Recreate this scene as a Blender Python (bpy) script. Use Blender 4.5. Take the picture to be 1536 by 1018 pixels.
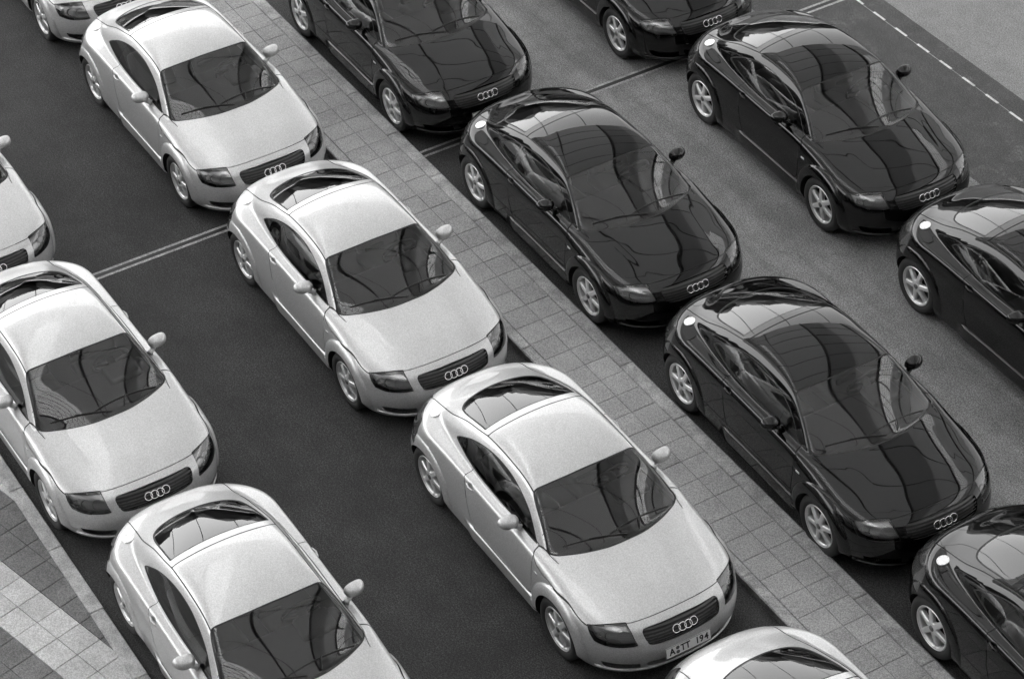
import bpy, bmesh, math, random
import numpy as np
from mathutils import Vector, Matrix
random.seed(7)
SC = bpy.context.scene
for o in list(bpy.data.objects): bpy.data.objects.remove(o)
COL = SC.collection
# ---------------------------------------------------------------- camera
# world: x runs along the parked rows (cars face +x), y across them, origin at one car's front axle
CAM = (14.433, -8.844, 17.051); PITCH, ROLL, HEAD = .680695, -.0627198, (-.881113, .472906)
fw = Vector((HEAD[0]*math.cos(PITCH), HEAD[1]*math.cos(PITCH), -math.sin(PITCH)))
rt = fw.cross(Vector((0, 0, 1))).normalized(); up = rt.cross(fw)
r2 = math.cos(ROLL)*rt+math.sin(ROLL)*up; u2 = -math.sin(ROLL)*rt+math.cos(ROLL)*up
cam = bpy.data.cameras.new('camera'); cam_o = bpy.data.objects.new('camera', cam); COL.objects.link(cam_o)
m = Matrix.Identity(4)
for i in range(3): m[i][0], m[i][1], m[i][2], m[i][3] = r2[i], u2[i], -fw[i], CAM[i]
cam_o.matrix_world = m
cam.sensor_width = 36; cam.lens = 3908.9/1536*36; cam.clip_start = .5; cam.clip_end = 2000
SC.camera = cam_o
# ---------------------------------------------------------------- daylight (black and white film: the sky carries no colour)
SUN_EL, SUN_AZ = math.radians(58), math.radians(212)      # azimuth measured from +x towards +y
W = bpy.data.worlds.new('World'); SC.world = W; W.use_nodes = True
nt = W.node_tree; bg = nt.nodes['Background']
sky = nt.nodes.new('ShaderNodeTexSky'); sky.sky_type = 'NISHITA'; sky.sun_disc = False
sky.sun_elevation = SUN_EL; sky.sun_rotation = math.pi/2-SUN_AZ; sky.air_density = 1.2; sky.dust_density = 3.5
bw = nt.nodes.new('ShaderNodeRGBToBW')
nt.links.new(sky.outputs[0], bw.inputs[0]); nt.links.new(bw.outputs[0], bg.inputs[0])
bg.inputs[1].default_value = .15
sl = bpy.data.lights.new('sun', 'SUN'); sl.energy = 2.5; sl.angle = math.radians(12)
so = bpy.data.objects.new('sun', sl); COL.objects.link(so)
sd = Vector((math.cos(SUN_EL)*math.cos(SUN_AZ), math.cos(SUN_EL)*math.sin(SUN_AZ), math.sin(SUN_EL)))
so.rotation_euler = sd.to_track_quat('Z', 'Y').to_euler()
SC.view_settings.view_transform = 'Standard'; SC.view_settings.look = 'None'
SC.view_settings.exposure = 2.25; SC.view_settings.gamma = 1
SC.view_settings.use_curve_mapping = False
SC.render.engine = 'CYCLES'; SC.cycles.use_denoising = True
SC.cycles.max_bounces = 8; SC.cycles.transparent_max_bounces = 12; SC.cycles.caustics_reflective = False; SC.cycles.caustics_refractive = False
SC.cycles.sample_clamp_indirect = 6
# ---------------------------------------------------------------- materials (all neutral greys)
def mat(name, col, rough=.5, metal=0, coat=0, spec=.5):
    m = bpy.data.materials.new(name); m.use_nodes = True; b = m.node_tree.nodes['Principled BSDF']
    b.inputs['Base Color'].default_value = (col, col, col, 1); b.inputs['Roughness'].default_value = rough
    b.inputs['Metallic'].default_value = metal; b.inputs['Coat Weight'].default_value = coat
    b.inputs['Coat Roughness'].default_value = .03; b.inputs['Specular IOR Level'].default_value = spec
    return m
class NT:
    def __init__(s, m): s.t = m.node_tree; s.b = s.t.nodes['Principled BSDF']
    def n(s, typ, **k):
        x = s.t.nodes.new(typ)
        for a, v in k.items():
            if a.startswith('i_'):
                x.inputs[int(a[2:]) if a[2:].isdigit() else a[2:]].default_value = v
            else: setattr(x, a, v)
        return x
    def l(s, a, b): s.t.links.new(a, b)
    def noise(s, co, scale, detail=3, rough=.55):
        x = s.n('ShaderNodeTexNoise'); x.inputs['Scale'].default_value = scale; x.inputs['Detail'].default_value = detail; x.inputs['Roughness'].default_value = rough
        s.l(co, x.inputs['Vector']); return x.outputs[0]
    def ramp(s, v, a, b, lo, hi):
        x = s.n('ShaderNodeMapRange'); x.interpolation_type = 'SMOOTHSTEP'
        for i, q in zip((1, 2, 3, 4), (a, b, lo, hi)): x.inputs[i].default_value = q
        s.l(v, x.inputs[0]); return x.outputs[0]
    def math(s, op, a, b=None):
        x = s.n('ShaderNodeMath', operation=op)
        for i, q in enumerate((a, b)):
            if q is None: continue
            if isinstance(q, (int, float)): x.inputs[i].default_value = q
            else: s.l(q, x.inputs[i])
        return x.outputs[0]
def ground_mat(name, base, fine=.5, stain=.35, dust=0., coarse=.25, rough=.85, tint=0., cracks=0., spots=0., streak=0.):
    m = mat(name, base, rough); g = NT(m); co = g.n('ShaderNodeNewGeometry').outputs['Position']
    v = g.math('MULTIPLY', g.ramp(g.noise(co, 78, 1, .8), .32, .68, 1-fine, 1+fine), base)
    v = g.math('MULTIPLY', v, g.ramp(g.noise(co, 38, 2, .8), .3, .7, 1-fine*.45, 1+fine*.45))
    if streak:
        mp = g.n('ShaderNodeMapping'); mp.inputs['Scale'].default_value = (.12, 1, 1); g.l(co, mp.inputs[0])
        v = g.math('MULTIPLY', v, g.ramp(g.noise(mp.outputs[0], 3.2, 4, .6), .3, .7, 1-streak, 1+streak))
    v = g.math('MULTIPLY', v, g.ramp(g.noise(co, .9, 5, .62), .3, .7, 1-stain, 1+stain))
    v = g.math('MULTIPLY', v, g.ramp(g.noise(co, 5, 4, .6), .3, .7, 1-coarse, 1+coarse))
    if dust:
        d = g.ramp(g.noise(co, 2.3, 6, .7), .52, .72, 0, dust)
        d = g.math('MULTIPLY', d, g.ramp(g.noise(co, 26, 4, .75), .42, .62, .15, 1.0))
        v = g.math('ADD', v, d)
    if spots:
        vo2 = g.n('ShaderNodeTexVoronoi'); vo2.inputs['Scale'].default_value = 7.0; g.l(co, vo2.inputs['Vector'])
        sp = g.n('ShaderNodeSeparateColor'); g.l(vo2.outputs['Color'], sp.inputs[0])
        rad = g.ramp(sp.outputs[0], .55, 1.0, .0, .075)
        v = g.math('MULTIPLY', v, g.ramp(g.math('SUBTRACT', vo2.outputs['Distance'], rad), -.02, .02, 1-spots, 1))
    if tint:
        r = g.n('ShaderNodeObjectInfo').outputs['Random']
        v = g.math('MULTIPLY', v, g.ramp(r, 0, 1, 1-tint, 1+tint))
    if cracks:
        vo = g.n('ShaderNodeTexVoronoi', feature='DISTANCE_TO_EDGE'); vo.inputs['Scale'].default_value = .55
        wob = g.n('ShaderNodeVectorMath', operation='ADD'); g.l(co, wob.inputs[0])
        nz = g.n('ShaderNodeTexNoise'); nz.inputs['Scale'].default_value = 2.2; nz.inputs['Detail'].default_value = 5; g.l(co, nz.inputs['Vector']); g.l(nz.outputs['Color'], wob.inputs[1]); g.l(wob.outputs[0], vo.inputs['Vector'])
        v = g.math('MULTIPLY', v, g.ramp(vo.outputs['Distance'], .0, .006, 1-cracks, 1))
    cc = g.n('ShaderNodeCombineColor')
    for i in range(3): g.l(v, cc.inputs[i])
    g.l(cc.outputs[0], g.b.inputs['Base Color'])
    bp = g.n('ShaderNodeBump'); bp.inputs['Strength'].default_value = .5; bp.inputs['Distance'].default_value = .004
    g.l(g.noise(co, 180, 3, .7), bp.inputs['Height']); g.l(bp.outputs[0], g.b.inputs['Normal'])
    return m
M = {}
M['asphalt'] = ground_mat('dark_asphalt', .036, .75, .22, dust=.012, coarse=.10, streak=.08)
M['asphalt_dusty'] = ground_mat('dusty_asphalt', .072, .5, .12, dust=.10, coarse=.12)
M['lane'] = ground_mat('worn_grey_asphalt', .215, .50, .14, dust=.03, coarse=.10, cracks=.30, spots=.35, streak=.16)
M['road'] = ground_mat('pale_concrete', .23, .40, .05, coarse=.08)
M['slab'] = ground_mat('paving_concrete', .35, .28, .06, tint=.07, coarse=.07, spots=.14)
M['slab_light'] = ground_mat('pale_paving', .50, .22, .10, tint=.06, coarse=.10)
M['slab_dark'] = ground_mat('dark_paving', .15, .3, .15, tint=.08, coarse=.12)
M['kerb'] = ground_mat('kerb_concrete', .36, .28, .14, tint=.06)
M['kerb_light'] = ground_mat('pale_kerb', .42, .22, .12, tint=.04)
M['mortar'] = ground_mat('mortar', .17, .3, .2)
M['line'] = ground_mat('worn_road_paint', .32, .35, .30)
M['white_line'] = ground_mat('white_road_paint', .70, .15, .12)
M['channel'] = mat('channel_slot', .02, .6)
# silver metallic paint: fine flakes and a clear coat
def paint(name, base, metal, rough, flake):
    m = mat(name, base, rough, metal, 1.0); g = NT(m)
    co = g.n('ShaderNodeTexCoord').outputs['Object']
    v = g.ramp(g.noise(co, 85, 1, .8), .25, .75, base*(1-flake), base*(1+flake))
    v = g.math('MULTIPLY', v, g.ramp(g.noise(co, 3.0, 4, .6), .3, .7, .97, 1.03))
    cc = g.n('ShaderNodeCombineColor')
    for i in range(3): g.l(v, cc.inputs[i])
    g.l(cc.outputs[0], g.b.inputs['Base Color'])
    dr = g.ramp(g.noise(co, 14, 5, .65), .35, .75, .015, .06)
    g.l(dr, g.b.inputs['Coat Roughness'])
    return m
M['silver'] = paint('silver_paint', .55, .45, .40, .15)
M['black'] = paint('black_paint', .004, 0, .4, .2); M['black'].node_tree.nodes['Principled BSDF'].inputs['Specular IOR Level'].default_value = 0
M['trim'] = mat('black_trim', .018, .45)
M['slat'] = mat('grille_slat', .055, .34)
M['housing'] = mat('lamp_housing', .46, .22, .7)
M['rubber'] = mat('rubber_seal', .02, .6)
M['tyre'] = mat('tyre_rubber', .022, .75)
M['liner'] = mat('arch_liner', .012, .9)
M['alloy'] = mat('alloy', .68, .32, .45)
M['chrome'] = mat('chrome', .85, .08, 1)
M['alu'] = mat('brushed_aluminium', .80, .30, .8)
M['cabin'] = mat('cabin_plastic', .035, .7)
M['leather'] = mat('seat_leather', .085, .5)
M['plate'] = mat('plate_white', .85, .4)
M['ink'] = mat('plate_ink', .015, .5)
M['red'] = mat('lamp_lens', .05, .12, 0, 1)
M['lamp_white'] = mat('marker_lens', .5, .15, 0, 1)
M['disc'] = mat('brake_disc', .18, .4, .8)
def glass(name, tint, ior=1.5, boost=1.0, rough=0.0):
    m = bpy.data.materials.new(name); m.use_nodes = True; t = m.node_tree; t.nodes.remove(t.nodes['Principled BSDF'])
    out = t.nodes['Material Output']; tr = t.nodes.new('ShaderNodeBsdfTransparent'); tr.inputs[0].default_value = (tint,)*3+(1,)
    gl = t.nodes.new('ShaderNodeBsdfGlossy'); gl.inputs['Roughness'].default_value = rough; gl.inputs[0].default_value = (1, 1, 1, 1)
    fr = t.nodes.new('ShaderNodeFresnel'); fr.inputs[0].default_value = ior
    k = t.nodes.new('ShaderNodeMath'); k.operation = 'MULTIPLY'; k.inputs[1].default_value = boost; k.use_clamp = True; t.links.new(fr.outputs[0], k.inputs[0])
    mx = t.nodes.new('ShaderNodeMixShader'); t.links.new(k.outputs[0], mx.inputs[0]); t.links.new(tr.outputs[0], mx.inputs[1]); t.links.new(gl.outputs[0], mx.inputs[2])
    t.links.new(mx.outputs[0], out.inputs[0]); return m
M['glass'] = glass('tinted_window_glass', .60, 1.5, 1.5)
M['lens'] = glass('lamp_glass', .78, 1.5, 1.8)
# ---------------------------------------------------------------- object helpers
def tag(o, label=None, cat=None, group=None, kind=None):
    if label: o['label'] = label
    if cat: o['category'] = cat
    if group: o['group'] = group
    if kind: o['kind'] = kind
    return o
def link(name, me, mats, parent=None):
    if mats is not None:
        for q in (mats if isinstance(mats, (list, tuple)) else [mats]): me.materials.append(q)
    o = bpy.data.objects.new(name, me); COL.objects.link(o)
    if parent is not None: o.parent = parent
    return o
def mesh(name, V, F, smooth=False):
    me = bpy.data.meshes.new(name); me.from_pydata([tuple(map(float, v)) for v in V], [], [tuple(int(i) for i in f) for f in F]); me.update()
    if smooth: me.shade_smooth()
    return me
def box_mesh(name, lo, hi, bev=0.0, seg=1):
    bm = bmesh.new(); bmesh.ops.create_cube(bm, size=1)
    for v in bm.verts:
        for i in range(3): v.co[i] = (lo[i]+hi[i])/2+v.co[i]*(hi[i]-lo[i])
    if bev: bmesh.ops.bevel(bm, geom=list(bm.edges), offset=bev, segments=seg, affect='EDGES', profile=.5)
    me = bpy.data.meshes.new(name); bm.to_mesh(me); bm.free(); return me
def loft(rings, closed_ring=True, caps=False):
    """rings: list of equal-length point lists -> V, F"""
    n = len(rings[0]); V = [p for r in rings for p in r]; F = []
    for i in range(len(rings)-1):
        for j in range(n if closed_ring else n-1):
            a = i*n+j; b = i*n+(j+1) % n; F.append((a, b, b+n, a+n))
    if caps: F.append(tuple(range(n))[::-1]); F.append(tuple(range((len(rings)-1)*n, len(rings)*n)))
    return V, F
def tube(path, r, n=8, caps=True):
    path = [Vector(p) for p in path]; rings = []
    rr = r if isinstance(r, (list, tuple)) else [r]*len(path)
    for i, p in enumerate(path):
        t = (path[min(i+1, len(path)-1)]-path[max(i-1, 0)]).normalized()
        a = t.cross(Vector((0, 0, 1)) if abs(t.z) < .9 else Vector((1, 0, 0))).normalized(); b = t.cross(a)
        rings.append([p+rr[i]*(math.cos(2*math.pi*k/n)*a+math.sin(2*math.pi*k/n)*b) for k in range(n)])
    return loft(rings, True, caps)
def joinVF(*vf):
    V, F = [], []
    for v, f in vf:
        k = len(V); V += list(v); F += [tuple(i+k for i in q) for q in f]
    return V, F
# ---------------------------------------------------------------- car body as an implicit surface
# s: metres back from the nose, y: metres from the centre plane, z: metres above ground
def _spl(xs, ys):
    xs = np.asarray(xs, float); ys = np.asarray(ys, float)
    h = np.diff(xs); d = np.diff(ys)/h
    m = np.empty_like(ys); m[0] = d[0]; m[-1] = d[-1]
    m[1:-1] = (d[:-1]*h[1:]+d[1:]*h[:-1])/(h[:-1]+h[1:])
    def f(x):
        x = np.clip(x, xs[0], xs[-1]); i = np.clip(np.searchsorted(xs, x)-1, 0, len(xs)-2)
        t = (x-xs[i])/h[i]; t2 = t*t; t3 = t2*t
        return ((2*t3-3*t2+1)*ys[i]+(t3-2*t2+t)*h[i]*m[i]+(-2*t3+3*t2)*ys[i+1]+(t3-t2)*h[i]*m[i+1])
    return f
def _nspl(xs, ys):
    xs = np.asarray(xs, float); ys = np.asarray(ys, float); n = len(xs); h = np.diff(xs); A = np.eye(n); r = np.zeros(n)
    for i in range(1, n-1):
        A[i, i-1:i+2] = h[i-1], 2*(h[i-1]+h[i]), h[i]; r[i] = 6*((ys[i+1]-ys[i])/h[i]-(ys[i]-ys[i-1])/h[i-1])
    M2 = np.linalg.solve(A, r)
    def f(x):
        x = np.clip(x, xs[0], xs[-1]); i = np.clip(np.searchsorted(xs, x)-1, 0, n-2); a = (xs[i+1]-x)/h[i]; b = 1-a
        return a*ys[i]+b*ys[i+1]+((a**3-a)*M2[i]+(b**3-b)*M2[i+1])*h[i]**2/6
    return f
def smax(a, b, k):
    h = np.maximum(k-np.abs(a-b), 0)/k
    return np.maximum(a, b)+h*h*h*k/6
def smin(a, b, k): return -smax(-a, -b, k)
def sstep(a, b, x):
    t = np.clip((x-a)/(b-a), 0, 1); return t*t*(3-2*t)
HUB_F, HUB_R, HUB_Z = .873, 3.295, .316
nose = _spl([.10,.17,.205,.235,.26,.30,.35,.45,.55,.62,.70,.76,.85,1.0], [.20,.105,.072,.060,.050,.026,.010,.0,.018,.038,.075,.115,.20,.36])
tail = _spl([.10,.20,.30,.40,.52,.62,.72,.80,.86,.92,1.0], [3.82,3.90,3.97,4.015,4.03,4.01,3.945,3.88,3.82,3.745,3.62])
hood = _nspl([0,.10,.19,.40,.70,.965,1.3,1.8,2.4,2.9,3.3,3.6,3.8,4.05], [.675,.715,.747,.815,.880,.925,.945,.94,.945,.958,.958,.935,.905,.85])
hdrop = _nspl([0,.44,.9,1.3,2.0,2.8,3.4,4.05], [.13,.135,.115,.075,.06,.062,.085,.10])
sidew = _spl([.10,.20,.32,.50,.65,.78,.88,.95,1.05], [.775,.79,.803,.812,.812,.806,.792,.775,.74])
waist = _spl([0,.5,.9,1.4,2.1,2.8,3.3,3.8,4.1], [.0,.004,.004,.0,-.004,.0,-.002,-.006,-.012])
prof = _nspl([.55,.80,.965,1.20,1.45,1.675,1.88,2.12,2.35,2.545,2.75,3.0,3.2,3.32,3.6,3.8,3.92,4.1],
            [.70,.845,.930,1.052,1.172,1.265,1.320,1.346,1.343,1.320,1.276,1.205,1.137,1.090,.970,.868,.795,.65])
crown = _nspl([.9,1.7,2.1,2.55,3.0,3.3,3.7], [.075,.155,.19,.235,.32,.36,.28])
ghw = _spl([.80,.90,1.0,1.1,1.2,1.3,1.4], [.728,.697,.655,.608,.556,.495,.42])
taper = _spl([.8,1.2,1.5,2.6,2.95,3.3,3.6,3.85], [.0,.0,.0,.0,.030,.095,.19,.30])
def flare(s, z):
    out = 0
    for hs, amp in ((HUB_F, .038), (HUB_R, .024)):
        r = np.sqrt((s-hs)**2+(z-HUB_Z)**2)
        t = np.clip((.455-r)/.10, 0, 1)                       # rises from the outer edge inward
        b = np.sqrt(np.clip(1-(1-t)**2, 0, 1))
        b = np.where(t > 0, b*sstep(0, .12, t)*.35+b*.65, 0)
        out = out+amp*b*sstep(.17, .30, z)
    return out
def tub(s, y, z):
    w = sidew(z)+waist(s)+flare(s, z)
    w = w+.022*(1-sstep(.350, .374, z))*sstep(1.24, 1.34, s)*(1-sstep(2.42, 2.60, s))   # sill kicks out below the door
    uf = np.clip(1-(s-nose(z))/.60, 0, None); ur = np.clip(1-(tail(z)-s)/.62, 0, None)
    plan = .62*(np.sqrt((np.abs(y)/w)**2.6+uf*uf+ur*ur)-1)
    yy = np.abs(y)/.8
    top = z-(hood(s)-hdrop(s)*yy**2.4+.0022*(1-sstep(-.04, .04, np.abs(y)-(.40+.13*(s-.25))))*sstep(.2, .45, s)*(1-sstep(.8, 1.05, s)))
    top = top*.95
    b = smax(plan, top, .13-.07*sstep(1.0, 1.5, s)*(1-.5*sstep(3.4, 3.7, s)))
    return smax(b, .165-z, .05)
def ends(s, y, z):
    ur = np.clip(1-(tail(z)-s)/.62, 0, None)
    return .62*(np.sqrt((np.abs(y)/.80)**2.6+ur*ur)-1)
def green(s, y, z):
    ay = np.abs(y)
    b = .62*(1-sstep(.95, 1.72, s))
    se = s-b*y*y
    top = (z-(prof(se)-crown(s)*y*y))*(.88+.1*sstep(1.4, 1.9, s))
    side = (ay-(ghw(z)-taper(s)))*.9
    g = smax(top, side, .055+.05*sstep(1.6, 2.1, s))
    g = smax(g, ends(s, y, z)+.012, .10)
    return smax(g, .75-z, .02)
def body(s, y, z):
    t = tub(s, y, z); g = green(s, y, z)
    return smin(t, g, .016+.034*sstep(2.8, 3.3, s))
def grad(f, P, e=1e-3):
    g = np.empty_like(P)
    for i in range(3):
        d = np.zeros(3); d[i] = e
        g[:, i] = (f(*(P+d).T)-f(*(P-d).T))/(2*e)
    return g
def surface_nets(f, h, lo, hi):
    ns = int((hi[0]-lo[0])/h)+1; ny = int(hi[1]/h)+2; nz = int((hi[2]-lo[2])/h)+1
    S = lo[0]+h*np.arange(ns); Y = -h/2+h*np.arange(ny); Z = lo[2]+h*np.arange(nz)
    F = f(S[:, None, None], Y[None, :, None], Z[None, None, :])
    ins = F < 0
    # active cells
    c = np.zeros((ns-1, ny-1, nz-1), np.int8)
    for a in (0, 1):
        for b in (0, 1):
            for d in (0, 1): c += ins[a:ns-1+a, b:ny-1+b, d:nz-1+d]
    act = (c > 0) & (c < 8)
    idx = -np.ones(c.shape, np.int64); cells = np.argwhere(act); idx[act] = np.arange(len(cells))
    P = np.stack([S[cells[:, 0]]+h/2, Y[cells[:, 1]]+h/2, Z[cells[:, 2]]+h/2], 1)
    quads = []
    for ax in range(3):
        sl0 = [slice(1, None)]*3; sl0[ax] = slice(None, -1)
        a = ins[:-1] != ins[1:] if ax == 0 else ins[:, :-1] != ins[:, 1:] if ax == 1 else ins[:, :, :-1] != ins[:, :, 1:]
        first = ins[:-1] if ax == 0 else ins[:, :-1] if ax == 1 else ins[:, :, :-1]
        e = np.argwhere(a); o = [i for i in range(3) if i != ax]
        ok = np.ones(len(e), bool)
        for i in o: ok &= (e[:, i] >= 1) & (e[:, i] < c.shape[i])
        e = e[ok]; fl = first[tuple(e.T)]
        def cell(d0, d1):
            q = e.copy(); q[:, o[0]] += d0; q[:, o[1]] += d1; return idx[tuple(q.T)]
        q = np.stack([cell(-1, -1), cell(0, -1), cell(0, 0), cell(-1, 0)], 1)
        flip = fl if ax != 1 else ~fl
        q[~flip] = q[~flip][:, ::-1]
        quads.append(q)
    Q = np.concatenate(quads); Q = Q[(Q >= 0).all(1)]
    mid = np.abs(P[:, 1]) < h*.1
    def proj(P, n):
        for _ in range(n):
            g = grad(f, P); v = f(*P.T); st = (v/np.maximum((g*g).sum(1), .05))[:, None]*g
            l = np.linalg.norm(st, axis=1, keepdims=True); P = P-st*np.minimum(1, .5*h/np.maximum(l, 1e-9))
            P[mid, 1] = 0
        return P
    P = proj(P, 4)
    E = np.concatenate([Q[:, [0, 1]], Q[:, [1, 2]], Q[:, [2, 3]], Q[:, [3, 0]]])
    for _ in range(5):
        acc = np.zeros_like(P); n = np.zeros(len(P))
        for a, b in ((0, 1), (1, 0)):
            np.add.at(acc, E[:, a], P[E[:, b]]); np.add.at(n, E[:, a], 1)
        P = P+.5*(acc/np.maximum(n, 1)[:, None]-P); P[mid, 1] = 0
        P = proj(P, 2)
    P = proj(P, 3)
    N = grad(f, P, 2e-3); N /= np.maximum(np.linalg.norm(N, axis=1, keepdims=True), 1e-9); N[mid, 1] = 0
    N /= np.maximum(np.linalg.norm(N, axis=1, keepdims=True), 1e-9)
    return P, N, Q
# ---------------------------------------------------------------- cutting the body skin into panels
def clip(Mh, f):
    P, N, T = Mh; f = np.where(np.abs(f) < 1e-7, 1e-7, f); s = f < 0; st = s[T]; c = st.sum(1)
    neg = [T[c == 3]]; pos = [T[c == 0]]; nP, nN, base = [P], [N], len(P)
    mx = np.nonzero((c == 1) | (c == 2))[0]
    if len(mx):
        t = T[mx]; odd = np.where(c[mx][:, None] == 1, st[mx], ~st[mx]).argmax(1)
        r = np.arange(len(mx)); o = t[r, odd]; b = t[r, (odd+1) % 3]; d = t[r, (odd+2) % 3]
        e = np.concatenate([np.stack([o, b], 1), np.stack([o, d], 1)]); es = np.sort(e, 1)
        u, inv = np.unique(es, axis=0, return_inverse=True); inv = inv.ravel()
        w = (f[u[:, 0]]/(f[u[:, 0]]-f[u[:, 1]]))[:, None]
        nP.append(P[u[:, 0]]*(1-w)+P[u[:, 1]]*w); nn = N[u[:, 0]]*(1-w)+N[u[:, 1]]*w
        nN.append(nn/np.maximum(np.linalg.norm(nn, axis=1, keepdims=True), 1e-9))
        ob = base+inv[:len(mx)]; od = base+inv[len(mx):]
        tri = np.stack([o, ob, od], 1); q1 = np.stack([ob, b, d], 1); q2 = np.stack([ob, d, od], 1)
        on = c[mx] == 1
        neg += [tri[on], q1[~on], q2[~on]]; pos += [tri[~on], q1[on], q2[on]]
    P2 = np.concatenate(nP); N2 = np.concatenate(nN)
    def pack(T):
        T = np.concatenate(T)
        if not len(T): return (P2[:0], N2[:0], T)
        u, inv = np.unique(T, return_inverse=True); return (P2[u], N2[u], inv.reshape(-1, 3))
    return pack(neg), pack(pos)
def sdpoly(poly, x, y):
    p = np.asarray(poly, float); q = np.roll(p, -1, 0); d = np.full(x.shape, 1e9); ins = np.zeros(x.shape, bool)
    for a, b in zip(p, q):
        e = b-a; L = (e*e).sum()
        t = np.clip(((x-a[0])*e[0]+(y-a[1])*e[1])/max(L, 1e-12), 0, 1)
        d = np.minimum(d, np.hypot(x-a[0]-t*e[0], y-a[1]-t*e[1]))
        cr = ((a[1] > y) != (b[1] > y)) & (x < (b[0]-a[0])*(y-a[1])/(b[1]-a[1]+1e-12)+a[0]); ins ^= cr
    return np.where(ins, -d, d)
def smooth_poly(pts, corner=(), n=6):
    """closed Catmull-Rom through pts; indices in corner stay sharp"""
    p = np.asarray(pts, float); m = len(p); out = []
    for i in range(m):
        p1, p2 = p[i], p[(i+1) % m]
        p0 = p[i-1] if i not in corner else 2*p1-p2; p3 = p[(i+2) % m] if (i+1) % m not in corner else 2*p2-p1
        for t in np.arange(n)/n:
            out.append(.5*((2*p1)+(-p0+p2)*t+(2*p0-5*p1+4*p2-p3)*t*t+(-p0+3*p1-3*p2+p3)*t**3))
    return np.array(out)
def smooth_chain(pts, corner=(), n=6):
    q = smooth_poly(pts, tuple(corner)+(0, len(pts)-1), n)[:-n]; return np.concatenate([q, [pts[-1]]])
def off(Mh, d): P, N, T = Mh; return (P+N*d, N, T)
XO = 2.02                                    # car origin: ground below the middle of the car
def to_mesh(name, Mh, sides):
    """sides: 'both' one mesh over the centre plane, +1 left side, -1 right side"""
    P, N, T = Mh; Vs, Ns, Ts = [], [], []; k = 0
    for sg in ((1, -1) if sides == 'both' else (sides,)):
        Vs.append(np.stack([XO-P[:, 0], sg*P[:, 1], P[:, 2]], 1)); Ns.append(np.stack([-N[:, 0], sg*N[:, 1], N[:, 2]], 1))
        Ts.append((T if sg > 0 else T[:, ::-1])+k); k += len(P)
    V = np.concatenate(Vs); Nn = np.concatenate(Ns); T = np.concatenate(Ts)
    me = bpy.data.meshes.new(name); me.vertices.add(len(V)); me.vertices.foreach_set('co', V.ravel())
    me.loops.add(len(T)*3); me.loops.foreach_set('vertex_index', T.ravel().astype(np.int32))
    me.polygons.add(len(T)); me.polygons.foreach_set('loop_start', np.arange(len(T), dtype=np.int32)*3)
    me.polygons.foreach_set('loop_total', np.full(len(T), 3, np.int32))
    me.update(); me.validate(); me.shade_smooth(); me.normals_split_custom_set_from_vertices(Nn.tolist()); return me
def march(o, d, n=600, L=1.2):
    o = np.asarray(o, float); d = np.asarray(d, float); t = np.linspace(0, L, n); Q = o+t[:, None]*d; v = body(*Q.T); i = int(np.argmax(v < 0))
    if v[i] >= 0 or i == 0: return None
    w = v[i-1]/(v[i-1]-v[i]); return Q[i-1]*(1-w)+Q[i]*w
def top_at(s, y): return march((s, y, 1.6), (0, 0, -1), 900, 1.4)
def side_at(s, z): return march((s, 1.1, z), (0, -1, 0), 700, 1.0)
def front_at(y, z): return march((-.2, y, z), (1, 0, 0), 700, .9)
def W3(p): return Vector((XO-p[0], p[1], p[2]))
def nrm_at(p):
    g = grad(body, np.array([p]))[0]; g /= np.linalg.norm(g); return Vector((-g[0], g[1], g[2]))
PS, NS, QS = surface_nets(body, .015, (-.1, 0, .05), (4.2, .95, 1.45))
TS = np.concatenate([QS[:, [2, 1, 0]], QS[:, [3, 2, 0]]])
rest = (PS, NS, TS)
def take(fn):
    global rest
    a, rest = clip(rest, fn(*rest[0].T)); return a
SEAMS = {}
def panel(name, fn, w=.0038):
    """cut a panel out of the skin and leave a recessed gap of width 2w round it"""
    global rest
    a, rest = clip(rest, fn(*rest[0].T)-w); p, g = clip(a, fn(*a[0].T)+w); SEAMS[name] = off(g, -.007); return p
def arch(s, y, z):
    r = np.minimum(np.hypot(s-HUB_F, z-HUB_Z), np.hypot(s-HUB_R, z-HUB_Z)); return np.maximum(r-.345, .55-y)
take(arch)
WS = smooth_chain([(.953,0),(.957,.12),(.976,.24),(1.037,.42),(1.128,.59),(1.185,.658),(1.235,.684),(1.29,.662),(1.426,.624),(1.576,.584),(1.655,.558),(1.690,.535),(1.699,.49),(1.690,.40),(1.678,.24),(1.674,.12),(1.674,0)])
WS = np.concatenate([WS, WS[::-1]*[1, -1]])
def f_ws(s, y, z): return np.where(z > .6, sdpoly(WS, s, y), 1.)
RG = smooth_chain([(2.650,0),(2.648,.2),(2.643,.36),(2.636,.487),(2.86,.476),(3.05,.462),(3.17,.438),(3.235,.40),(3.285,.33),(3.313,.22),(3.326,.1),(3.328,0)], (3,))
RG = np.concatenate([RG, RG[::-1]*[1, -1]])
def f_rg(s, y, z): return np.where(z > .6, sdpoly(RG, s, y), 1.)
DL = smooth_poly([(1.372,.899),(1.529,.900),(1.838,.910),(2.124,.920),(2.533,.936),(2.80,.965),(2.965,.990),(2.93,1.022),(2.84,1.07),(2.70,1.130),(2.496,1.184),(2.274,1.208),(2.05,1.199),(1.869,1.163),(1.71,1.112),(1.591,1.056),(1.478,.978)], (0, 6))
def f_dl(s, y, z): return np.where(y > .40, sdpoly(DL, s, z), 1.)
def pane(fn, band):
    global rest
    a = take(fn); g, seal = clip(a, fn(*a[0].T)+band); return g, seal
ws_glass, ws_seal = pane(f_ws, .014); rg_glass, rg_seal = pane(f_rg, .016); dl_glass, dl_seal = pane(f_dl, .010)
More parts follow.
